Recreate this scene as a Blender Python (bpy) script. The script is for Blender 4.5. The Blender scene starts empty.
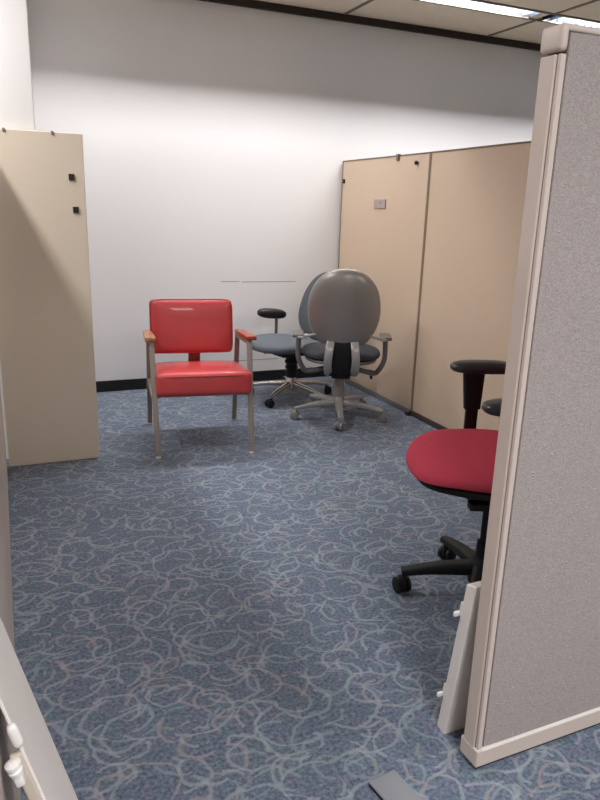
import bpy, bmesh, math, random
from mathutils import Vector, Matrix
random.seed(7)
S = bpy.context.scene
COL = S.collection
PI = math.pi

# ------------------------------------------------------------------ materials
def new_mat(name):
    m = bpy.data.materials.new(name); m.use_nodes = True
    nt = m.node_tree; nt.nodes.clear()
    out = nt.nodes.new('ShaderNodeOutputMaterial')
    b = nt.nodes.new('ShaderNodeBsdfPrincipled')
    nt.links.new(b.outputs[0], out.inputs[0])
    return m, nt, b

def srgb(r, g, b):
    f = lambda c: (c/255/12.92) if c/255 <= .04045 else ((c/255+.055)/1.055)**2.4
    return (f(r), f(g), f(b), 1)

def mat(name, col, rough=.5, metal=0., var=.06, vscale=6., bump=0., bscale=200., coat=0., spec=.5):
    """plain coated / painted surface with slight procedural unevenness"""
    m, nt, b = new_mat(name)
    tc = nt.nodes.new('ShaderNodeTexCoord')
    n = nt.nodes.new('ShaderNodeTexNoise'); n.inputs['Scale'].default_value = vscale; n.inputs['Detail'].default_value = 4
    nt.links.new(tc.outputs['Object'], n.inputs['Vector'])
    r = nt.nodes.new('ShaderNodeValToRGB')
    c = col
    r.color_ramp.elements[0].position = .3; r.color_ramp.elements[1].position = .7
    r.color_ramp.elements[0].color = (c[0]*(1-var), c[1]*(1-var), c[2]*(1-var), 1)
    r.color_ramp.elements[1].color = (min(1, c[0]*(1+var)), min(1, c[1]*(1+var)), min(1, c[2]*(1+var)), 1)
    nt.links.new(n.outputs['Fac'], r.inputs[0]); nt.links.new(r.outputs[0], b.inputs['Base Color'])
    b.inputs['Roughness'].default_value = rough; b.inputs['Metallic'].default_value = metal
    b.inputs['Coat Weight'].default_value = coat; b.inputs['Specular IOR Level'].default_value = spec
    if bump:
        n2 = nt.nodes.new('ShaderNodeTexNoise'); n2.inputs['Scale'].default_value = bscale; n2.inputs['Detail'].default_value = 3
        nt.links.new(tc.outputs['Object'], n2.inputs['Vector'])
        bp = nt.nodes.new('ShaderNodeBump'); bp.inputs['Strength'].default_value = bump; bp.inputs['Distance'].default_value = .002
        nt.links.new(n2.outputs['Fac'], bp.inputs['Height']); nt.links.new(bp.outputs[0], b.inputs['Normal'])
    return m

def fabric_mat(name, c0, c1, scale=260., bump=.6):
    m, nt, b = new_mat(name)
    tc = nt.nodes.new('ShaderNodeTexCoord')
    mp = nt.nodes.new('ShaderNodeMapping'); mp.inputs['Scale'].default_value = (1, 1, 2.2)
    nt.links.new(tc.outputs['Object'], mp.inputs['Vector'])
    n = nt.nodes.new('ShaderNodeTexNoise'); n.inputs['Scale'].default_value = scale; n.inputs['Detail'].default_value = 5; n.inputs['Roughness'].default_value = .7
    nt.links.new(mp.outputs[0], n.inputs['Vector'])
    r = nt.nodes.new('ShaderNodeValToRGB')
    r.color_ramp.elements[0].position = .3; r.color_ramp.elements[1].position = .72
    r.color_ramp.elements[0].color = c0; r.color_ramp.elements[1].color = c1
    nt.links.new(n.outputs['Fac'], r.inputs[0])
    # slubs: thicker threads scattered over the weave
    v = nt.nodes.new('ShaderNodeTexNoise'); v.inputs['Scale'].default_value = 55; v.inputs['Detail'].default_value = 2
    nt.links.new(mp.outputs[0], v.inputs['Vector'])
    r2 = nt.nodes.new('ShaderNodeValToRGB'); r2.color_ramp.elements[0].position = .66; r2.color_ramp.elements[1].position = .74
    nt.links.new(v.outputs['Fac'], r2.inputs[0])
    ad = nt.nodes.new('ShaderNodeMath'); ad.operation = 'MULTIPLY_ADD'
    nt.links.new(r2.outputs[0], ad.inputs[0]); ad.inputs[1].default_value = 1.3; nt.links.new(n.outputs['Fac'], ad.inputs[2])
    mx = nt.nodes.new('ShaderNodeMix'); mx.data_type = 'RGBA'
    fm = nt.nodes.new('ShaderNodeMath'); fm.operation = 'MULTIPLY'; fm.inputs[1].default_value = .45
    nt.links.new(r2.outputs[0], fm.inputs[0]); nt.links.new(fm.outputs[0], mx.inputs['Factor'])
    nt.links.new(r.outputs[0], mx.inputs[6]); mx.inputs[7].default_value = tuple(min(1, c*1.2) for c in c1[:3])+(1,)
    nt.links.new(mx.outputs[2], b.inputs['Base Color'])
    bp = nt.nodes.new('ShaderNodeBump'); bp.inputs['Strength'].default_value = bump; bp.inputs['Distance'].default_value = .003
    nt.links.new(ad.outputs[0], bp.inputs['Height']); nt.links.new(bp.outputs[0], b.inputs['Normal'])
    b.inputs['Roughness'].default_value = .95; b.inputs['Specular IOR Level'].default_value = .15
    return m

def carpet_mat():
    m, nt, b = new_mat('carpet_curls')
    N = nt.nodes.new; L = nt.links.new
    tc = N('ShaderNodeTexCoord')
    def math_(op, a, bb=None, c=None):
        n = N('ShaderNodeMath'); n.operation = op
        for i, v in enumerate((a, bb, c)):
            if v is None: continue
            if isinstance(v, (int, float)): n.inputs[i].default_value = v
            else: L(v, n.inputs[i])
        return n.outputs[0]
    def mixc(f, a, bb):
        n = N('ShaderNodeMix'); n.data_type = 'RGBA'
        L(f, n.inputs['Factor'])
        for s, v in ((6, a), (7, bb)):
            if isinstance(v, tuple): n.inputs[s].default_value = v
            else: L(v, n.inputs[s])
        return n.outputs[2]
    # ground: tufted blue-grey with darker and greener / violet patches
    n1 = N('ShaderNodeTexNoise'); n1.inputs['Scale'].default_value = 95; n1.inputs['Detail'].default_value = 5; n1.inputs['Roughness'].default_value = .7
    L(tc.outputs['Object'], n1.inputs['Vector'])
    r1 = N('ShaderNodeValToRGB'); r1.color_ramp.elements[0].position = .36; r1.color_ramp.elements[1].position = .66
    r1.color_ramp.elements[0].color = srgb(*CARPET_LO); r1.color_ramp.elements[1].color = srgb(*CARPET_HI)
    L(n1.outputs['Fac'], r1.inputs[0])
    n2 = N('ShaderNodeTexNoise'); n2.inputs['Scale'].default_value = 22; n2.inputs['Detail'].default_value = 2
    L(tc.outputs['Object'], n2.inputs['Vector'])
    r2 = N('ShaderNodeValToRGB')
    r2.color_ramp.elements[0].position = .36; r2.color_ramp.elements[0].color = (.84, .98, .99, 1)
    r2.color_ramp.elements[1].position = .64; r2.color_ramp.elements[1].color = (1.03, .95, 1.06, 1)
    L(n2.outputs['Fac'], r2.inputs[0])
    mul = N('ShaderNodeMix'); mul.data_type = 'RGBA'; mul.blend_type = 'MULTIPLY'; mul.inputs['Factor'].default_value = 1
    L(r1.outputs[0], mul.inputs[6]); L(r2.outputs[0], mul.inputs[7])
    col = mul.outputs[2]
    # slight wobble so the curls are drawn by yarn, not compasses
    nw = N('ShaderNodeTexNoise'); nw.inputs['Scale'].default_value = 14; nw.inputs['Detail'].default_value = 1
    L(tc.outputs['Object'], nw.inputs['Vector'])
    wob = N('ShaderNodeVectorMath'); wob.operation = 'MULTIPLY_ADD'
    L(nw.outputs['Color'], wob.inputs[0]); wob.inputs[1].default_value = (.035, .035, 0); L(tc.outputs['Object'], wob.inputs[2])
    brk = N('ShaderNodeTexNoise'); brk.inputs['Scale'].default_value = 110; brk.inputs['Detail'].default_value = 2
    L(tc.outputs['Object'], brk.inputs['Vector'])
    layers = [(5.0, (0, 0), .3, .50, .35), (5.6, (3.1, 7.7), 1.4, .42, .25), (6.4, (9.3, 1.2), 2.3, .46, .30), (7.2, (5.5, 4.4), .9, .40, .2), (5.3, (12.7, 8.1), 2.9, .55, .4), (6.0, (2.2, 15.3), 1.9, .36, .2)]
    for sc, off, rot, rad, thr in layers:
        mp = N('ShaderNodeMapping'); mp.inputs['Rotation'].default_value = (0, 0, rot)
        mp.inputs['Location'].default_value = (off[0], off[1], 0); mp.inputs['Scale'].default_value = (sc, sc*1.25, 0)
        L(wob.outputs[0], mp.inputs['Vector'])
        v = N('ShaderNodeTexVoronoi'); v.voronoi_dimensions = '2D'; v.inputs['Scale'].default_value = 1; v.inputs['Randomness'].default_value = .85
        L(mp.outputs[0], v.inputs['Vector'])
        sub = N('ShaderNodeVectorMath'); sub.operation = 'SUBTRACT'; L(mp.outputs[0], sub.inputs[0]); L(v.outputs['Position'], sub.inputs[1])
        sep = N('ShaderNodeSeparateXYZ'); L(sub.outputs[0], sep.inputs[0])
        sc_ = N('ShaderNodeSeparateColor'); L(v.outputs['Color'], sc_.inputs[0])
        ang = math_('ARCTAN2', sep.outputs[1], sep.outputs[0])
        # radius differs from cell to cell and winds inward a little: a curl
        rr = math_('MULTIPLY_ADD', sc_.outputs[1], .22, rad-.11)
        ph = math_('MULTIPLY_ADD', sc_.outputs[0], 2*PI, ang)
        cs = math_('COSINE', ph)
        sn = math_('SINE', ph)
        rr2 = math_('MULTIPLY_ADD', sn, .09, rr)
        d = math_('ABSOLUTE', math_('SUBTRACT', v.outputs['Distance'], rr2))
        w = math_('MULTIPLY', brk.outputs['Fac'], .070*sc/5)
        mr = N('ShaderNodeMapRange'); mr.interpolation_type = 'SMOOTHSTEP'
        L(math_('DIVIDE', d, w), mr.inputs['Value']); mr.inputs['From Min'].default_value = 1.15; mr.inputs['From Max'].default_value = .25
        line = mr.outputs[0]
        arc = math_('GREATER_THAN', cs, thr - .45)
        mk = math_('MULTIPLY', line, arc)
        rc = N('ShaderNodeValToRGB'); rc.color_ramp.interpolation = 'CONSTANT'
        e = rc.color_ramp.elements
        e[0].position = 0; e[0].color = srgb(*CURL[0])
        e[1].position = .5; e[1].color = srgb(*CURL[1])
        x = e.new(.74); x.color = srgb(*CURL[2]); x = e.new(.88); x.color = srgb(*CURL[3])
        L(sc_.outputs[2], rc.inputs[0])
        col = mixc(math_('MULTIPLY', mk, .55), col, rc.outputs[0])
    L(col, b.inputs['Base Color'])
    bp = N('ShaderNodeBump'); bp.inputs['Strength'].default_value = .7; bp.inputs['Distance'].default_value = .004
    L(n1.outputs['Fac'], bp.inputs['Height']); L(bp.outputs[0], b.inputs['Normal'])
    b.inputs['Roughness'].default_value = 1; b.inputs['Specular IOR Level'].default_value = .1
    b.inputs['Sheen Weight'].default_value = .15
    return m

def emit_mat(name, col, s):
    m = bpy.data.materials.new(name); m.use_nodes = True; nt = m.node_tree; nt.nodes.clear()
    o = nt.nodes.new('ShaderNodeOutputMaterial'); e = nt.nodes.new('ShaderNodeEmission')
    e.inputs[0].default_value = col; e.inputs[1].default_value = s; nt.links.new(e.outputs[0], o.inputs[0])
    return m

def wood_mat(name, c0, c1):
    m, nt, b = new_mat(name)
    tc = nt.nodes.new('ShaderNodeTexCoord')
    mp = nt.nodes.new('ShaderNodeMapping'); mp.inputs['Scale'].default_value = (60, 4, 60)
    nt.links.new(tc.outputs['Object'], mp.inputs[0])
    n = nt.nodes.new('ShaderNodeTexNoise'); n.inputs['Scale'].default_value = 1; n.inputs['Detail'].default_value = 5
    nt.links.new(mp.outputs[0], n.inputs['Vector'])
    r = nt.nodes.new('ShaderNodeValToRGB'); r.color_ramp.elements[0].color = c0; r.color_ramp.elements[1].color = c1
    r.color_ramp.elements[0].position = .3; r.color_ramp.elements[1].position = .7
    nt.links.new(n.outputs['Fac'], r.inputs[0]); nt.links.new(r.outputs[0], b.inputs['Base Color'])
    b.inputs['Roughness'].default_value = .35
    return m

CARPET_LO = (73, 82, 95); CARPET_HI = (128, 137, 152)
CURL = [(156, 164, 172), (138, 154, 162), (160, 152, 152), (144, 158, 150)]

M = {}
M['wall'] = mat('white_wall_paint', srgb(231, 230, 230), .6, var=.01, vscale=2, bump=.06, bscale=180)
M['pillar'] = mat('pillar_paint', srgb(232, 230, 228), .6, var=.01, vscale=2)
M['office'] = mat('office_wall', srgb(214, 202, 184), .8, var=.03, vscale=1)
M['black_base'] = mat('black_vinyl_base', srgb(14, 14, 16), .5, var=.2)
M['black_trim'] = mat('black_ceiling_edge', srgb(38, 28, 22), .6, var=.1)
M['ceiling'] = mat('ceiling_tile', srgb(250, 236, 212), .95, var=.03, vscale=30, bump=.3, bscale=120)
M['tbar'] = mat('ceiling_grid', srgb(128, 115, 100), .6, var=.03)
M['beige'] = mat('beige_metal_panel', srgb(212, 188, 163), .5, var=.02, vscale=1.5)
M['beige2'] = mat('beige_board', srgb(220, 206, 186), .5, var=.02, vscale=1.5)
M['seam'] = mat('seam_brown', srgb(138, 118, 96), .6, var=.05)
M['gap'] = mat('dark_gap', srgb(40, 30, 24), .8, var=.1)
M['basegrey'] = mat('grey_base_strip', srgb(124, 122, 120), .6, var=.06)
M['basedark'] = mat('dark_base_strip', srgb(72, 64, 60), .6, var=.06)
M['frame'] = mat('taupe_frame', srgb(205, 191, 181), .45, var=.015, vscale=3)
M['frame_dk'] = mat('frame_groove', srgb(84, 70, 62), .7, var=.05)
M['fabric'] = fabric_mat('grey_panel_fabric', srgb(140, 131, 129), srgb(194, 185, 181))
M['red_vinyl'] = mat('red_vinyl', srgb(190, 63, 65), .40, var=.05, vscale=9, bump=.12, bscale=260, coat=.15)
M['red_pipe'] = mat('red_vinyl_piping', srgb(170, 44, 44), .4, var=.05)
M['wood'] = wood_mat('armrest_wood', srgb(134, 88, 54), srgb(184, 132, 86))
M['wood_red'] = wood_mat('armrest_wood_reddish', srgb(128, 48, 30), srgb(180, 82, 52))
M['bronze'] = mat('bronzed_steel', srgb(150, 140, 130), .45, metal=.2, var=.06)
M['chrome'] = mat('chrome', srgb(235, 235, 235), .3, metal=.5, var=.02)
M['polished'] = mat('polished_aluminium', srgb(200, 192, 184), .25, metal=.9, var=.03)
M['silver'] = mat('silver_plastic', srgb(142, 136, 131), .34, metal=.35, var=.03)
M['silver_lt'] = mat('silver_bar', srgb(176, 174, 172), .32, metal=.4, var=.03)
M['grey_tube'] = mat('grey_arm_tube', srgb(112, 108, 106), .4, metal=.35, var=.03)
M['caster_grey'] = mat('grey_caster', srgb(126, 124, 122), .45, var=.05)
M['charcoal'] = fabric_mat('charcoal_upholstery', srgb(50, 51, 54), srgb(74, 75, 79), 400, .3)
M['slate'] = fabric_mat('slate_blue_upholstery', srgb(84, 90, 97), srgb(118, 124, 131), 400, .3)
M['slate_dk'] = fabric_mat('slate_back_upholstery', srgb(76, 82, 86), srgb(104, 110, 114), 400, .3)
M['black'] = mat('black_plastic', srgb(20, 20, 22), .55, var=.1, spec=.3)
M['black_pad'] = mat('black_armpad', srgb(46, 46, 49), .32, var=.08, bump=.1)
M['black_leather'] = mat('black_leather_pad', srgb(24, 22, 22), .38, var=.1, bump=.2, bscale=150)
M['crimson'] = fabric_mat('crimson_upholstery', srgb(176, 58, 78), srgb(208, 82, 100), 420, .25)
M['white_metal'] = mat('off_white_painted_metal', srgb(232, 226, 220), .45, var=.03, vscale=9)
M['white_clip'] = mat('white_plastic_clip', srgb(232, 230, 226), .4, var=.02)
M['panel_rail'] = mat('cream_edge_rail', srgb(200, 188, 172), .5, var=.03)
M['plate'] = mat('grey_rubber_plate', srgb(140, 144, 150), .7, var=.03, vscale=20)
M['tag'] = mat('nameplate_grey', srgb(170, 156, 148), .4, var=.03)
M['pencil'] = mat('pencil_mark', srgb(150, 146, 144), .9, var=.1)
M['reflector'] = mat('light_reflector', srgb(46, 53, 62), .5, var=.01)
M['louver'] = mat('light_louver', srgb(96, 106, 116), .5, var=.01)
M['tube'] = emit_mat('lamp_tube', (1, .97, .92, 1), 3.0)
M['diffuser'] = emit_mat('lamp_diffuser', (1, .96, .9, 1), 3.0)
M['carpet'] = carpet_mat()

# ------------------------------------------------------------------ mesh helpers
def link(o, parent=None):
    COL.objects.link(o)
    if parent is not None: o.parent = parent
    return o

def obj(name, bm, m, parent=None, loc=(0, 0, 0), rot=(0, 0, 0), smooth=True, angle=40):
    me = bpy.data.meshes.new(name)
    bmesh.ops.recalc_face_normals(bm, faces=bm.faces)
    if smooth:
        ca = math.radians(angle)
        for f in bm.faces: f.smooth = True
        for e in bm.edges:
            if len(e.link_faces) == 2 and e.calc_face_angle(0) > ca: e.smooth = False
    bm.to_mesh(me); bm.free()
    me.materials.append(m)
    o = bpy.data.objects.new(name, me)
    o.location = loc; o.rotation_euler = rot
    return link(o, parent)

def thing(name, label, cat, loc=(0, 0, 0), rz=0, group=None):
    o = bpy.data.objects.new(name, None); o.empty_display_size = .1
    o.location = loc; o.rotation_euler = (0, 0, rz)
    o['label'] = label; o['category'] = cat
    if group: o['group'] = group
    return link(o)

def struct(o, label=None):
    o['kind'] = 'structure'
    if label: o['label'] = label
    return o

def box(x0, x1, y0, y1, z0, z1, bev=0., seg=2, bm=None):
    own = bm is None
    b = bmesh.new()
    bmesh.ops.create_cube(b, size=1)
    for v in b.verts:
        v.co = Vector(((x0+x1)/2 + v.co.x*(x1-x0), (y0+y1)/2 + v.co.y*(y1-y0), (z0+z1)/2 + v.co.z*(z1-z0)))
    if bev > 0:
        bmesh.ops.bevel(b, geom=b.edges[:], offset=bev, segments=seg, affect='EDGES', profile=.5)
    if own: return b
    me = bpy.data.meshes.new('tmp'); b.to_mesh(me); b.free(); bm.from_mesh(me); bpy.data.meshes.remove(me)
    return bm

def sgnpow(c, e): return math.copysign(abs(c)**e, c)

def superq(a, b, c, e1, e2, nu=56, nv=28, fn=None):
    """superellipsoid; axes x,y in plan (exponent e2), z vertical (e1)"""
    bm = bmesh.new(); rings = []
    for j in range(1, nv):
        v = -PI/2 + PI*j/nv
        ring = []
        for i in range(nu):
            u = 2*PI*i/nu
            p = Vector((a*sgnpow(math.cos(v), e1)*sgnpow(math.cos(u), e2), b*sgnpow(math.cos(v), e1)*sgnpow(math.sin(u), e2), c*sgnpow(math.sin(v), e1)))
            ring.append(p)
        rings.append(ring)
    bot, top = Vector((0, 0, -c)), Vector((0, 0, c))
    f = fn or (lambda p: p)
    R = [[bm.verts.new(f(p)) for p in r] for r in rings]
    vb, vt = bm.verts.new(f(bot)), bm.verts.new(f(top))
    for j in range(len(R)-1):
        for i in range(nu):
            k = (i+1) % nu
            bm.faces.new((R[j][i], R[j][k], R[j+1][k], R[j+1][i]))
    for i in range(nu):
        k = (i+1) % nu
        bm.faces.new((vb, R[0][k], R[0][i])); bm.faces.new((vt, R[-1][i], R[-1][k]))
    return bm

def puff(sx, sy, sz, r, top=0., front=0., n=16, bottom=0., fn=None):
    """upholstered box: rounded edges, crowned faces. half sizes sx, sy, sz"""
    bm = bmesh.new()
    bmesh.ops.create_cube(bm, size=2)
    bmesh.ops.subdivide_edges(bm, edges=bm.edges[:], cuts=n-1, use_grid_fill=True)
    for v in bm.verts:
        p = Vector([math.sin(t*PI/2) for t in v.co])
        q0 = Vector((p.x*sx, p.y*sy, p.z*sz))
        inn = Vector([max(-(s-r), min(s-r, t)) for s, t in zip((sx, sy, sz), q0)])
        d = q0-inn
        q = inn + d.normalized()*r if d.length > 1e-7 else q0
        ux, uy, uz = q.x/sx, q.y/sy, q.z/sz
        if top or bottom:
            k = (1-ux**4)*(1-uy**4)
            q.z += (top if uz > 0 else -bottom)*k*abs(uz)
        if front:
            k = (1-ux**4)*(1-uz**4)
            q.y += -front*k*(1 if uy < 0 else -1)*abs(uy)
        v.co = fn(q) if fn else q
    return bm

def spline(pts, n=8):
    P = [Vector(p) for p in pts]
    if len(P) < 3: return P
    out = []
    for i in range(len(P)-1):
        p0 = P[i-1] if i else P[0]*2-P[1]; p1 = P[i]; p2 = P[i+1]; p3 = P[i+2] if i+2 < len(P) else P[-1]*2-P[-2]
        for k in range(n):
            t = k/n
            out.append(.5*((2*p1)+(p2-p0)*t+(2*p0-5*p1+4*p2-p3)*t*t+(3*p1-p0-3*p2+p3)*t**3))
    out.append(P[-1]); return out

def sweep(pts, wa, wb, up=(0, 0, 1), e=1., ns=16, taper=None, bm=None):
    """sweep a superelliptic section (half sizes wa sideways, wb along up) along pts"""
    own = bm is None
    if own: bm = bmesh.new()
    up = Vector(up); rings = []
    n = len(pts)
    for i, p in enumerate(pts):
        t = (pts[min(i+1, n-1)]-pts[max(i-1, 0)]).normalized()
        s = t.cross(up)
        if s.length < 1e-4: s = t.cross(Vector((0, 1, 0)))
        s.normalize(); u = s.cross(t).normalized()
        k = taper(i/(n-1)) if taper else (1, 1)
        ring = []
        for j in range(ns):
            a = 2*PI*j/ns + PI/ns
            ring.append(bm.verts.new(p + s*(wa*k[0]*sgnpow(math.cos(a), e)) + u*(wb*k[1]*sgnpow(math.sin(a), e))))
        rings.append(ring)
    for i in range(n-1):
        for j in range(ns):
            k = (j+1) % ns
            bm.faces.new((rings[i][j], rings[i][k], rings[i+1][k], rings[i+1][j]))
    bm.faces.new(rings[0][::-1]); bm.faces.new(rings[-1])
    return bm

def bar(p0, p1, wa, wb, up=(0, 0, 1), e=.35, taper=None, ns=16, bm=None):
    P0, P1 = Vector(p0), Vector(p1)
    return sweep([P0.lerp(P1, i/6) for i in range(7)], wa, wb, up, e, ns, taper, bm)

def lathe(prof, axis='z', n=32, bm=None, at=(0, 0, 0)):
    own = bm is None
    if own: bm = bmesh.new()
    at = Vector(at); R = []
    for r, h in prof:
        ring = []
        for i in range(n):
            a = 2*PI*i/n
            c, s = r*math.cos(a), r*math.sin(a)
            p = Vector((c, s, h)) if axis == 'z' else (Vector((h, c, s)) if axis == 'x' else Vector((c, h, s)))
            ring.append(bm.verts.new(p+at))
        R.append(ring)
    for j in range(len(R)-1):
        for i in range(n):
            k = (i+1) % n
            bm.faces.new((R[j][i], R[j][k], R[j+1][k], R[j+1][i]))
    bm.faces.new(R[0][::-1]); bm.faces.new(R[-1])
    return bm

def xform(bm, mt):
    bmesh.ops.transform(bm, matrix=mt, verts=bm.verts[:]); return bm

# ------------------------------------------------------------------ the setting
YB, ZC = 4.84, 2.595          # back wall, ceiling
X0, X1, Y0 = -4.2, 6.0, -4.5   # the rest of the office
LY0, LY1 = 4.10, 4.27          # slot of the strip-light row

struct(obj('floor', box(X0, X1, Y0, YB, -.05, 0), M['carpet'], smooth=False), 'blue-grey carpet with pale curls')
struct(obj('wall_back', box(X0, X1, YB, YB+.1, 0, ZC+.12), M['wall'], smooth=False), 'white back wall')
struct(obj('wall_left', box(X0-.1, X0, Y0, YB, 0, ZC+.12), M['office'], smooth=False))
struct(obj('wall_right', box(X1, X1+.1, Y0, YB, 0, ZC+.12), M['office'], smooth=False))
struct(obj('wall_front', box(X0, X1, Y0-.1, Y0, 0, ZC+.12), M['office'], smooth=False))
PX, PY = .192, 3.62
struct(obj('wall_pillar', box(-1.3, PX, PY, YB, 0, ZC+.12, .004), M['pillar'], smooth=False), 'white pillar behind the leaning beige board')
cb = box(X0, X1, Y0, LY0, ZC, ZC+.03)
box(X0, X1, LY1, YB, ZC, ZC+.03, bm=cb)
box(X0, X1, LY0-.05, LY1+.05, ZC+.125, ZC+.15, bm=cb)
struct(obj('ceiling', cb, M['ceiling'], smooth=False), 'suspended tile ceiling')
struct(obj('baseboard_back', box(PX, X1, YB-.012, YB, 0, .078, .003), M['black_base'], smooth=False), 'black vinyl baseboard')
struct(obj('trim_1', box(PX, X1, YB-.03, YB, ZC-.045, ZC-.0005, .002), M['black_trim'], smooth=False), 'black strip where back wall meets ceiling')
nt_ = 2
GX = [2.33-1.218*k for k in range(5)] + [3.548, 4.766]
for gx in GX:
    struct(obj('trim_%d' % nt_, box(gx-.012, gx+.012, Y0+.01, LY0-.012, ZC-.006, ZC), M['tbar'], smooth=False)); nt_ += 1
    struct(obj('trim_%d' % nt_, box(gx-.012, gx+.012, LY1+.012, YB-.03, ZC-.006, ZC), M['tbar'], smooth=False)); nt_ += 1
for gy in (LY0, LY1, LY0-.61, LY0-1.22, LY0-2.44, LY0-3.66):
    struct(obj('trim_%d' % nt_, box(X0, X1, gy-.012, gy+.012, ZC-.007, ZC), M['tbar'], smooth=False)); nt_ += 1
# pencil lines on the back wall
for (a, b_, z) in ((1.447, 1.585, .757), (1.605, 2.03, .7525), (1.15, 1.90, .1665)):
    struct(obj('trim_%d' % nt_, box(a, b_, YB-.0008, YB+.0005, z-.0022, z+.0022), M['pencil'], smooth=False), 'thin grey line on the back wall'); nt_ += 1

# ------------------------------------------------------------------ strip lights
def area(name, loc, sx, sy, power, col=(1, .985, 1.0), rot=(0, 0, 0), spread=180):
    l = bpy.data.lights.new(name, 'AREA'); l.shape = 'RECTANGLE'; l.size = sx; l.size_y = sy; l.energy = power; l.color = col; l.spread = math.radians(spread)
    o = bpy.data.objects.new(name, l); o.location = loc; o.rotation_euler = rot
    return link(o)

ROW_POWER = 27
def strip_light(x0, x1, label, on=1.):
    t = thing('ceiling_light', label, 'ceiling light', ((x0+x1)/2, (LY0+LY1)/2, ZC), 0, 'strip ceiling lights in the row near the back wall')
    hx = (x1-x0)/2; hy = (LY1-LY0)/2
    bm = bmesh.new()
    zt = .11
    # sheet-metal channel: two flared sides, top, two ends
    iy, ty = hy-.012, hy-.03
    for s in (-1, 1):
        box(-hx, hx, min(s*iy, s*(iy+.006)), max(s*iy, s*(iy+.006)), 0, zt, bm=bm)
    box(-hx, hx, -iy, iy, zt, zt+.006, bm=bm)
    for s in (-1, 1):
        box(min(s*hx, s*(hx-.006)), max(s*hx, s*(hx-.006)), -iy, iy, 0, zt, bm=bm)
    obj('housing', bm, M['reflector'], t, smooth=False)
    bm = bmesh.new(); n = int((x1-x0)/.062)
    for i in range(1, n):
        x = -hx + (x1-x0)*i/n
        box(x-.0012, x+.0012, -iy, iy, .002, .026, bm=bm)
    obj('louver', bm, M['louver'], t, smooth=False)
    obj('lamp_tube', lathe([(.006, -hx+.03), (.013, -hx+.035), (.013, hx-.035), (.006, hx-.03)], 'x', 14, at=(0, 0, .092)), M['tube'], t)
    if on:
        area('strip_lamp', ((x0+x1)/2, (LY0+LY1)/2, ZC+.076), x1-x0-.1, .035, ROW_POWER*on)
    return t
strip_light(2.45, 3.47, 'louvered strip ceiling light at the top edge, left of the ceiling grid crossing')
strip_light(3.59, 4.74, 'louvered strip ceiling light seen just above the grey partition top corner')
strip_light(1.13, 2.31, 'louvered strip ceiling light over the silver-backed office chair')
strip_light(-.09, 1.09, 'louvered strip ceiling light over the red vinyl guest chair')
for fx in (2.40, ):
    pass
fill = bmesh.new()
box(2.342, 2.448, LY0+.012, LY1-.012, ZC, ZC+.01, bm=fill)
box(3.472, 3.536, LY0+.012, LY1-.012, ZC, ZC+.01, bm=fill)
struct(obj('trim_%d' % nt_, fill, M['ceiling'], smooth=False)); nt_ += 1

def panel_light(x, y, sx, sy, label, power, spread=180):
    t = thing('ceiling_light', label, 'ceiling light', (x, y, ZC), 0, 'flat panel ceiling lights of the wider office')
    bm = bmesh.new()
    for s in (-1, 1):
        box(-sx/2-.02, sx/2+.02, s*(sy/2+.01)-.01, s*(sy/2+.01)+.01, -.012, -.0075, bm=bm)
        box(s*(sx/2+.01)-.01, s*(sx/2+.01)+.01, -sy/2, sy/2, -.012, -.0075, bm=bm)
    obj('frame', bm, M['tbar'], t, smooth=False)
    obj('diffuser', box(-sx/2, sx/2, -sy/2, sy/2, -.0105, -.0075), M['diffuser'], t, smooth=False)
    area('panel_lamp', (x, y, ZC-.02), sx*.96, sy*.96, power, spread=spread)
LEFT_POWER, REAR_FILL_POWER = 42, 62
panel_light(-.57, 2.85, .14, 1.2, 'flat panel ceiling light beyond the left partition', LEFT_POWER)
panel_light(-2.6, -.9, .6, 1.2, 'added fill light panel, unseen, behind and left of the viewer', REAR_FILL_POWER, 160)  # this and the next two: unseen panels added for soft ambient fill
panel_light(.5, -.9, .6, 1.2, 'added fill light panel, unseen, right behind the viewer', REAR_FILL_POWER, 160)
panel_light(3.0, -.9, .6, 1.2, 'added fill light panel, unseen, behind and right of the viewer', REAR_FILL_POWER, 160)

# ------------------------------------------------------------------ beige partitions on the right
BX = 2.392; BH = 1.622
def beige_panel(y0, y1, label, base):
    t = thing('partition_panel', label, 'partition', (BX, y0, 0), 0, 'beige partition panels along the right side')
    L = y1-y0
    obj('panel_board', box(0, .05, 0, L, .035, BH, .004), M['beige'], t, smooth=False)
    obj('base_strip', box(-.006, .056, .004, L-.004, 0, .036, .003), base, t, smooth=False)
    obj('top_cap', box(-.003, .053, 0, L, BH, BH+.008, .002), M['seam'], t, smooth=False)
    obj('edge_trim', box(-.004, .054, L-.014, L+.0, .036, BH, .002), M['seam'], t, smooth=False)
    return t
p1 = beige_panel(3.700, 4.825, 'beige metal partition panel behind the silver-backed chair, with a small nameplate', M['basegrey'])
p2 = beige_panel(2.47, 3.688, 'plain beige metal partition panel behind the red office chair', M['basedark'])
p1.rotation_euler[2] = math.radians(.9)
np_ = obj('name_plate', box(-.008, 0, .47, .62, 1.30, 1.358, .002), M['tag'], p1, smooth=False)
obj('screw', lathe([(.006, -.0105), (.006, -.0075)], 'x', 12, at=(0, .53, 1.335)), M['seam'], np_)
obj('peg', lathe([(.011, -.02), (.013, -.012), (.008, .0)], 'x', 14, at=(0, .12, 1.572)), M['gap'], p1)
obj('clip', box(-.014, .01, .335, .36, 1.595, 1.636, .003), M['basegrey'], p1, smooth=False)
obj('bracket', box(-.01, .004, 1.075, 1.097, 1.47, 1.50, .002), M['gap'], p1, smooth=False)
obj('foot', box(-.035, .03, -.02, .012, 0, .03, .003), M['basedark'], p1, smooth=False)

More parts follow.
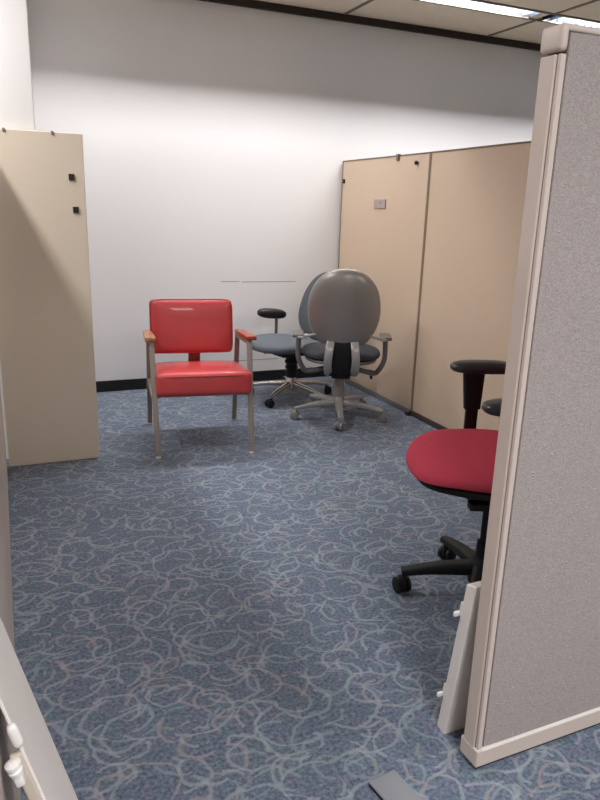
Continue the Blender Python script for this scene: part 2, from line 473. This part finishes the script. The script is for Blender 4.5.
# ------------------------------------------------------------------ left partition (its face grazes the line of sight)
t = thing('partition_panel', 'taupe partition panel seen almost edge-on at the left border', 'partition', (-.05, 3.49, 0))
obj('panel_board', box(-.06, 0, -4.2, 0, .02, 1.555, .004), M['frame'], t, smooth=False)
obj('base_strip', box(-.056, -.003, -4.19, -.003, 0, .021), M['basegrey'], t, smooth=False)
obj('top_cap', box(-.062, .002, -4.2, .002, 1.555, 1.575, .005), M['frame'], t, smooth=False)

# ------------------------------------------------------------------ leaning beige board
t = thing('leaning_board', 'tall beige board leaning against the white pillar on the left', 'board', (0, 3.508, 0))
tilt = math.radians(-2.6)
bo = obj('board_sheet', box(-.040, .396, 0, .028, 0, 1.588, .003), M['beige2'], t, rot=(tilt, 0, 0), smooth=False)
for (x, z) in ((.336, 1.392), (.347, 1.243)):
    obj('bracket', box(x-.013, x+.013, -.008, .004, z-.014, z+.014, .002), M['gap'], t, rot=(tilt, 0, 0), smooth=False)
for x in (.055, .262):
    obj('pin', box(x-.006, x+.006, -.006, .006, 1.577, 1.592, .002), M['seam'], t, rot=(tilt, 0, 0), smooth=False)

# ------------------------------------------------------------------ grey fabric partition on the right
PT = 1.612
t = thing('fabric_partition', 'grey fabric partition with taupe frame standing in the right foreground', 'partition', (.948, 1.066, 0), math.radians(1.0))
D, W = .051, 1.6
obj('fabric_face', puff(W/2-.010, .006, (PT-.012-.062)/2, .005, n=8, fn=lambda q: q+Vector((W/2+.006, .004, (PT-.012+.062)/2))), M['fabric'], t)
obj('fabric_face', puff(W/2-.010, .006, (PT-.012-.062)/2, .005, n=8, fn=lambda q: q+Vector((W/2+.006, D-.004, (PT-.012+.062)/2))), M['fabric'], t)
obj('core', box(.008, W, .009, D-.009, .05, PT-.01), M['frame_dk'], t, smooth=False)
obj('end_cover', box(-.004, .004, .010, D-.002, .047, PT-.05, .003), M['frame'], t, smooth=False)
fb = bmesh.new()
box(.0, .0125, -.001, .0085, .04, PT-.05, .002, bm=fb)
box(.0, .0125, D-.0085, D+.001, .04, PT-.05, .002, bm=fb)
obj('frame_stile', fb, M['frame'], t, smooth=False)
obj('bottom_rail', box(-.005, W, -.006, D+.006, .013, .060, .004), M['frame'], t, smooth=False)
obj('rail_edge', box(.012, W, -.0065, .004, .056, .0605, .001), M['white_metal'], t, smooth=False)
cap = bmesh.new()
box(-.0055, .0135, -.003, D+.003, PT-.046, PT, .008, 4, bm=cap)
obj('corner_cap', cap, M['frame'], t, smooth=True)
obj('top_cap', box(.006, W, -.0015, D+.0015, PT-.012, PT-.0005, .004, 3), M['frame'], t, smooth=True)
for x in (.06, W-.06):
    obj('glide', lathe([(.018, 0), (.02, .004), (.012, .018)], 'z', 20, at=(x, D/2, 0)), M['black'], t)
obj('painted_shade_strip', box(.004, W-.02, .002, D-.002, .003, .019), M['black'], t, smooth=False)  # black box standing in for the shade under the bottom rail

# ------------------------------------------------------------------ loose white metal panels with clips
def clip(parent, p, d=1, name='clip', s=1.):
    bm = box(-.009*s, .009*s, -.007*s, .007*s, -.018*s, .018*s, .004*s, 3)
    lathe([(.004*s, 0), (.009*s, .003*s), (.010*s, .012*s), (.006*s, .018*s)], 'x', 16, bm=bm, at=(.004*s, 0, -.004*s))
    return obj(name, bm, M['white_clip'], parent, loc=p)

# right: leans on the back of the fabric partition, edge towards us
t = thing('metal_panel', 'off-white metal panel leaning behind the foot of the grey fabric partition', 'panel', (.948, 1.228, 0))
a = math.atan2(.062, .47)
bm = box(0, .42, -.034, 0, 0, .460, .003)
# chamfer of the near top corner
for v in bm.verts:
    if v.co.z > .445 and v.co.x < .1: v.co.z -= .012*(1 if v.co.y > -.01 else 0)
obj('panel_sheet', bm, M['white_metal'], t, rot=(a, 0, 0), smooth=False)
for z in (.370, .115):
    bm = box(.002, .02, -.004, .010, z-.02, z+.02, .004, 3)
    box(-.012, .006, .004, .012, z-.022, z-.008, .003, 2, bm=bm)
    obj('clip', bm, M['white_clip'], t, rot=(a, 0, 0), smooth=True)

# left foreground: leans on the left partition
t = thing('metal_panel', 'white metal panel with clips leaning in the lower left corner', 'panel', (.127, .905, 0))
a = math.atan2(.1735, .70)
bm = box(-.005, 0, -.098, .095, 0, .722, .002)
obj('panel_sheet', bm, M['white_metal'], t, rot=(0, -a, 0), smooth=False)
obj('edge_rail', box(-.019, -.004, -.101, -.090, .02, .616, .003), M['panel_rail'], t, rot=(0, -a, 0), smooth=False)
cb_ = superq(.007, .007, .018, .6, .8, 20, 12, fn=lambda q: q+Vector((-.001, -.103, .647)))
obj('clip', cb_, M['white_clip'], t, rot=(0, -a, 0))
bm = lathe([(.003, -.014), (.008, -.013), (.0095, -.005), (.007, -.002), (.010, .001), (.010, .006), (.005, .010)], 'z', 20, at=(-.016, -.107, .606))
box(-.022, -.010, -.113, -.100, .576, .594, .003, bm=bm)
obj('clip', bm, M['white_clip'], t, rot=(0, -a, 0))

# grey plate on the carpet at the bottom edge of the view
t = thing('floor_plate', 'small flat dark grey plate lying on the carpet in front', 'plate', (.727, 1.128, 0), math.radians(9))
obj('plate_body', box(-.038, .038, -.26, 0, 0, .010, .004, 3), M['plate'], t)
obj('plate_lip', box(-.0395, -.036, -.255, -.004, 0, .006, .001), M['black'], t, smooth=False)

# ------------------------------------------------------------------ red vinyl guest chair
def guest_chair(loc, rz):
    t = thing('guest_chair', 'red vinyl guest chair with square metal legs and wooden armrests', 'chair', loc, rz)
    hw = .256; zf, zr = .588, .556; zt = .572; at = math.atan2(zf-zr, .42)
    for s in (-1, 1):
        for yb, yt in ((-.305, -.195), (.300, .190)):
            xb = s*hw + (.016 if s < 0 and yb < 0 else 0)
            p0, p1 = (xb, yb, .012), (s*hw, yt, zf if yb < 0 else zr)
            lg = obj('leg', bar(p0, p1, .0135, .0135, up=(0, 1, 0), e=.25), M['bronze'], t)
            obj('glide', lathe([(.013, 0), (.015, .003), (.012, .008), (.007, .014)], 'z', 20, at=(xb, yb, 0)), M['chrome'], lg)
        obj('arm_rail', bar((s*hw, -.206, zf), (s*hw, .200, zr), .0125, .0125, e=.25), M['bronze'], t)
        obj('side_rail', bar((s*hw, -.245, .312), (s*hw, .235, .286), .010, .0125, e=.25), M['bronze'], t)
        ox = s*.006
        bm = puff(.028, .205, .012, .007, n=10, fn=lambda q: Vector((s*hw+ox+q.x*(1-.12*max(0, q.y)/.2), q.y-.025, q.z+zt+.0235+.002-q.y*math.tan(at))))
        obj('armrest', bm, M['wood'] if s < 0 else M['wood_red'], t)
    for y in (-.2, .2):
        zz = .312 if y < 0 else .286
        obj('cross_rail', bar((-hw, y, zz), (hw, y, zz), .0125, .0125, up=(0, 0, 1), e=.25), M['bronze'], t)
    # seat cushion with welt
    cx, cy, cz = .008, -.045, .385
    ts = Matrix.Translation((cx, cy-.24, cz)) @ Matrix.Rotation(math.radians(-5.5), 4, 'X') @ Matrix.Translation((-cx, -cy+.24, -cz))
    bm = puff(.250, .248, .060, .022, top=.018, front=.010, n=22, bottom=.006, fn=lambda q: Vector((q.x+cx, q.y+cy, q.z+cz)))
    st = obj('seat', xform(bm, ts), M['red_vinyl'], t)
    ring = []
    for i in range(64):
        u = 2*PI*i/64
        x, y = .2445*sgnpow(math.cos(u), .22), .248*sgnpow(math.sin(u), .22)
        k = .010*(1-(x/.25)**4) if y < 0 else -.010*(1-(x/.25)**4)
        ring.append(Vector((x*1.012+cx, y+cy-k, cz+.043)))
    ring.append(ring[0].copy())
    obj('piping', xform(sweep(ring, .0045, .0045, ns=8), ts), M['red_pipe'], st)
    # backrest
    rec = math.radians(-9)
    bx, by, bz = -.016, .150, .618
    R = Matrix.Rotation(rec, 4, 'X')
    T = Matrix.Translation((bx, by, bz))
    bm = puff(.232, .034, .152, .026, front=.016, n=20)
    bk = obj('backrest', xform(bm, T @ R), M['red_vinyl'], t)
    for yy in (-.026, ):
        ring = []
        for i in range(64):
            u = 2*PI*i/64
            ring.append(Vector((.229*sgnpow(math.cos(u), .2), yy, .149*sgnpow(math.sin(u), .2))))
        ring.append(ring[0].copy())
        obj('piping', xform(sweep(ring, .004, .004, up=(0, 1, 0), ns=8), T @ R), M['red_pipe'], bk)
    obj('back_support', sweep(spline([(.0, .19, .60), (.0, .165, .47), (.0, .175, .39), (.0, .20, .335), (0, .16, .305), (0, -.1, .305)]), .034, .006, up=(0, 1, 0), e=.3), M['wood_red'], t)
    return t
guest_chair((.962, 3.672, 0), math.radians(-8.5))

# ------------------------------------------------------------------ swivel bases
def swivel_base(t, a0, r, m_leg, m_hub, m_cast, zhub=.105, ztip=.072, w=.026, h=.018, wheel_r=.026, col=.30, m_col=None, caster_turn=0.4):
    hub = obj('hub', lathe([(.03, .06), (.045, .066), (.047, zhub+.012), (.036, zhub+.03), (.03, zhub+.045)], 'z', 28), m_hub, t)
    obj('gas_column', lathe([(.027, zhub+.03), (.027, zhub+.10), (.018, zhub+.102), (.018, col)], 'z', 24), m_col or m_hub, t)
    for k in range(5):
        a = math.radians(a0+72*k); c, s = math.cos(a), math.sin(a)
        p0, p1 = Vector((.03*c, .03*s, zhub)), Vector(((r+.012)*c, (r+.012)*s, ztip))
        pm = p0.lerp(p1, .55); pm.z += .006
        bm = sweep(spline([p0, pm, p1], 6), w, h, e=.55, ns=16, taper=lambda q: (1-.38*q, 1.15-.5*q))
        obj('base_leg', bm, m_leg, t)
        ang = a+caster_turn*(1 if k % 2 else -1.3)
        cx, cy = r*c, r*s
        dx, dy = math.cos(ang), math.sin(ang)
        off = .014
        wc = Vector((cx+dx*off, cy+dy*off, wheel_r+.001))
        mt = Matrix.Translation(wc) @ Matrix.Rotation(ang, 4, 'Z')
        # hood over the twin wheels plus stem
        bm = bmesh.new()
        hood = superq(wheel_r*1.02, .0085, wheel_r*1.02, .8, .6, 24, 12)
        xform(hood, Matrix.Translation((0, 0, .004))); me = bpy.data.meshes.new('tmp'); hood.to_mesh(me); hood.free(); bm.from_mesh(me); bpy.data.meshes.remove(me)
        xform(bm, mt)
        lathe([(.007, wheel_r), (.007, ztip)], 'z', 12, bm=bm, at=(cx, cy, 0))
        ct = obj('caster', bm, m_cast, t)
        for sd in (-1, 1):
            y0, y1 = sd*.0075, sd*.026
            prof = [(wheel_r*.8, min(y0, y1)), (wheel_r, min(y0, y1)+.003), (wheel_r, max(y0, y1)-.003), (wheel_r*.8, max(y0, y1))]
            obj('wheel', xform(lathe(prof, 'y', 24), mt), m_cast, ct)

# ---- silver-backed oval office chair, back to us
def silver_chair(loc, rz):
    t = thing('office_chair', 'office chair turned away showing its silver oval back shell', 'chair', loc, rz)
    swivel_base(t, 272, .278, M['silver_lt'], M['silver'], M['caster_grey'], w=.024, h=.018, col=.31, zhub=.10)
    obj('column_cover', lathe([(.036, .14), (.034, .20), (.030, .30)], 'z', 24), M['silver'], t)
    # back shell: convex towards the viewer (-y)
    a, b, d = .213, .252, .05
    def f(q):
        x, y, z = q.x, -q.z, q.y                      # lens axis -> y
        if z < 0: x *= 1-.10*(z/b)**2
        if z < -.78*b: z = -.78*b + (z+.78*b)*.25     # flattened lower rim
        y += .9*x*x + .25*(z-.05)**2
        return Vector((x, y, z))
    rec = Matrix.Translation((0, -.265, .712)) @ Matrix.Rotation(math.radians(8), 4, 'X')
    sh = superq(a, b, d, .72, .92, 72, 30, fn=f)
    obj('back_shell', xform(sh, rec), M['silver'], t)
    cu = superq(a*.95, b*.95, .035, .75, .92, 64, 20, fn=lambda q: f(q)+Vector((0, .048, 0)))
    obj('back_cushion', xform(cu, rec), M['charcoal'], t)
    # seat
    st = superq(.245, .235, .036, .75, .75, 64, 24, fn=lambda q: Vector((q.x, q.y+.015, q.z+.425-.25*max(0, q.y-.12)**2*4)))
    obj('seat', st, M['charcoal'], t)
    pan = superq(.225, .215, .022, .7, .75, 56, 16, fn=lambda q: Vector((q.x, q.y+.012, q.z+.392)))
    obj('seat_pan', pan, M['grey_tube'], t)
    # lumbar bars and black spine plate
    for s in (-1, 1):
        bm = sweep(spline([(s*.070, -.262, .535), (s*.076, -.290, .49), (s*.082, -.288, .42), (s*.078, -.235, .345), (s*.06, -.12, .325)], 8), .024, .009, up=(0, 1, 0), e=.5)
        obj('back_bar', bm, M['silver_lt'], t)
    obj('spine_plate', sweep(spline([(0, -.258, .56), (0, -.266, .46), (0, -.255, .37), (0, -.21, .31), (0, -.1, .30)], 8), .056, .008, up=(0, 1, 0), e=.4), M['black'], t)
    obj('mechanism', puff(.10, .11, .035, .012, n=10, fn=lambda q: q+Vector((0, -.02, .335))), M['black'], t)
    obj('tilt_lever', bar((.08, -.05, .335), (.19, -.07, .325), .006, .006, e=1), M['black'], t)
    obj('lever_paddle', box(.185, .20, -.085, -.055, .275, .33, .005), M['black'], t)
    for s in (-1, 1):
        bm = sweep(spline([(s*.10, -.08, .335), (s*.20, -.10, .318), (s*.235, -.115, .345), (s*.262, -.12, .41), (s*.264, -.12, .48), (s*.262, -.12, .528)], 8), .0155, .0155, ns=18, up=(0, 1, 0))
        ar = obj('arm_tube', bm, M['grey_tube'], t)
        pad = puff(.034, .085, .011, .010, n=10, fn=lambda q: q+Vector((s*.268, -.055, .540)))
        obj('armrest', pad, M['grey_tube'], t)
        obj('arm_bracket', sweep(spline([(s*.264, -.13, .533), (s*.24, -.17, .538), (s*.205, -.205, .556), (s*.15, -.232, .575)], 6), .012, .007, e=.6), M['silver_lt'], t)
        obj('bracket_knob', superq(.015, .015, .012, 1, 1, 16, 10, fn=lambda q: q+Vector((s*.215, -.198, .556))), M['silver_lt'], t)
    return t
silver_chair((1.915, 3.80, 0), math.radians(-25))

# ---- slate upholstered chair with black arm, half hidden behind the silver one
def slate_chair(loc, rz):
    t = thing('office_chair', 'slate blue office chair with one black armrest behind the silver-backed chair', 'chair', loc, rz)
    base0 = 221-math.degrees(rz)
    swivel_base(t, base0, .285, M['polished'], M['polished'], M['black'], w=.022, h=.016, col=.33, m_col=M['black'])
    st = superq(.245, .25, .045, .7, .8, 64, 24, fn=lambda q: Vector((q.x, q.y+.06, q.z+.394+.02*(q.y/.25 if q.y < 0 else 0)-.5*max(0, q.y-.10)**2)))
    obj('seat', st, M['slate'], t)
    obj('seat_pan', superq(.20, .21, .022, .7, .7, 48, 14, fn=lambda q: q+Vector((0, .04, .365))), M['black'], t)
    obj('mechanism', puff(.075, .12, .04, .012, n=10, fn=lambda q: q+Vector((0, .0, .345))), M['black'], t)
    obj('bellows', lathe([(.034, .15), (.042, .16), (.034, .175), (.044, .19), (.036, .205), (.046, .22), (.038, .24), (.05, .26), (.04, .28), (.05, .31), (.05, .34)], 'z', 24), M['black'], t)
    for (x, y) in ((.10, .10), (.11, .02)):
        lv = obj('lever', bar((x-.05, y, .335), (x+.06, y+.01, .315), .007, .007, e=1), M['black'], t)
        obj('knob', superq(.018, .022, .018, .8, .8, 18, 12, fn=lambda q: q+Vector((x+.06, y+.01, .312))), M['black'], lv)
    a, b, d = .225, .245, .040
    def f(q):
        x, y, z = q.x, q.z, q.y
        x *= 1-.12*(z/b)
        y += .7*x*x
        return Vector((x, y, z))
    rec = Matrix.Translation((0, -.268, .625)) @ Matrix.Rotation(math.radians(13), 4, 'X')
    obj('backrest', xform(superq(a, b, d, .7, .85, 64, 26, fn=f), rec), M['slate_dk'], t)
    obj('back_shell', xform(superq(a*.96, b*.96, .02, .7, .85, 56, 18, fn=lambda q: f(q)+Vector((0, -.032, 0))), rec), M['black'], t)
    obj('back_stem', sweep(spline([(0, -.30, .70), (0, -.295, .55), (0, -.25, .40), (0, -.15, .345), (0, 0, .345)], 8), .03, .008, up=(0, 1, 0), e=.4), M['black'], t)
    # the single raised arm (far side)
    obj('arm_post', sweep(spline([(.12, -.04, .34), (.22, -.04, .345), (.262, -.04, .38), (.265, -.04, .45), (.265, -.04, .536)], 8), .011, .011, up=(0, 1, 0)), M['grey_tube'], t)
    obj('armrest', superq(.048, .115, .036, .75, .7, 40, 18, fn=lambda q: Vector((q.x+.265, q.y, q.z+.556+.10*q.y))), M['black_leather'], t)
    return t
slate_chair((1.80, 4.32, 0), math.radians(192-90))

# ---- crimson task chair, half hidden by the grey partition
def task_chair(loc, rz):
    t = thing('office_chair', 'crimson seated black office chair partly hidden by the grey fabric partition', 'chair', loc, rz)
    swivel_base(t, 154.5-math.degrees(rz), .262, M['black'], M['black'], M['black'], w=.030, h=.020, wheel_r=.028, col=.40, zhub=.115, ztip=.085, caster_turn=.9)
    ox, oy = .03, .012
    def sf(q):
        z = q.z
        if z < 0: z *= .45
        z -= .9*max(0, q.y-.13)**2*2
        return Vector((q.x+ox, q.y+oy, z+.495))
    obj('seat', superq(.268, .262, .052, .72, .82, 72, 28, fn=sf), M['crimson'], t)
    obj('seat_pan', superq(.25, .24, .03, .6, .82, 64, 16, fn=lambda q: Vector((q.x+ox, q.y+oy, q.z*.8+.464-.9*max(0, q.y-.13)**2*2))), M['black'], t)
    obj('mechanism', puff(.08, .12, .04, .012, n=10, fn=lambda q: q+Vector((0, -.03, .415))), M['black'], t)
    obj('tilt_knob', lathe([(.014, .0), (.018, .004), (.018, .03), (.012, .034)], 'y', 18, at=(0.0, .14, .432)), M['black'], t)
    obj('seat_lever', puff(.02, .03, .012, .006, n=8, fn=lambda q: q+Vector((-.18, .10, .425))), M['black'], t)
    a, b, d = .225, .25, .045
    def f(q):
        x, y, z = q.x, q.z, q.y
        y += .7*x*x
        return Vector((x, y, z))
    rec = Matrix.Translation((0, -.26, .80)) @ Matrix.Rotation(math.radians(8), 4, 'X')
    obj('backrest', xform(superq(a, b, d, .7, .85, 64, 26, fn=f), rec), M['crimson'], t)
    obj('back_shell', xform(superq(a*.97, b*.97, .02, .7, .85, 56, 18, fn=lambda q: f(q)+Vector((0, -.036, 0))), rec), M['black'], t)
    obj('back_stem', sweep(spline([(0, -.315, .80), (0, -.315, .62), (0, -.27, .46), (0, -.16, .405), (0, 0, .40)], 8), .03, .009, up=(0, 1, 0), e=.4), M['black'], t)
    for s, yo, yp in ((1, -.026, .0), (-1, .036, -.03)):
        obj('arm_bracket', sweep(spline([(s*.10, yp, .42), (s*.22, yp, .422), (s*.283, yp, .45), (s*.285, yp, .51)], 8), .026, .010, up=(0, 1, 0), e=.4), M['black'], t)
        obj('arm_post', bar((s*.285, yp, .48), (s*.285, yp, .62), .022, .012, up=(1, 0, 0), e=.4), M['black'], t)
        bm = bar((s*.285, yp, .60), (s*.285, yp+.005, .742), .029, .016, up=(1, 0, 0), e=.4, taper=lambda q: (1+.35*q, 1))
        obj('arm_sleeve', bm, M['black'], t)
        obj('armrest', superq(.046, .118, .026, .7, .62, 48, 18, fn=lambda q: Vector((q.x+s*.285, q.y+yo, q.z*(.75 if q.z < 0 else 1)+(.752 if s > 0 else .764)))), M['black_pad'], t)
    return t
task_chair((1.437, 1.700, 0), math.radians(70))

# ------------------------------------------------------------------ world, camera, view
w = bpy.data.worlds.new('World'); S.world = w; w.use_nodes = True
w.node_tree.nodes['Background'].inputs[0].default_value = (.8, .85, 1, 1)
w.node_tree.nodes['Background'].inputs[1].default_value = .05

def cam_basis():
    f = 690.
    cv = lambda x, y: Vector((x-300, -(y-400), -f))
    Y = cv(-4, 199).normalized()
    X = cv(1955, 262); X = (X - Y*X.dot(Y)).normalized()
    Z = X.cross(Y)
    return Matrix((X, Y, Z))          # rows: world axes in camera space -> world = R @ cam
cam = bpy.data.cameras.new('camera'); co = bpy.data.objects.new('camera', cam); COL.objects.link(co)
cam.sensor_fit = 'VERTICAL'; cam.sensor_height = 24; cam.lens = 690/800*24
cam.clip_start = .02
co.matrix_world = Matrix.Translation((0, 0, 1.28)) @ cam_basis().to_4x4()
S.camera = co
S.view_settings.view_transform = 'Standard'; S.view_settings.look = 'None'
S.view_settings.gamma = 1; S.view_settings.use_curve_mapping = False
S.view_settings.exposure = 0.0
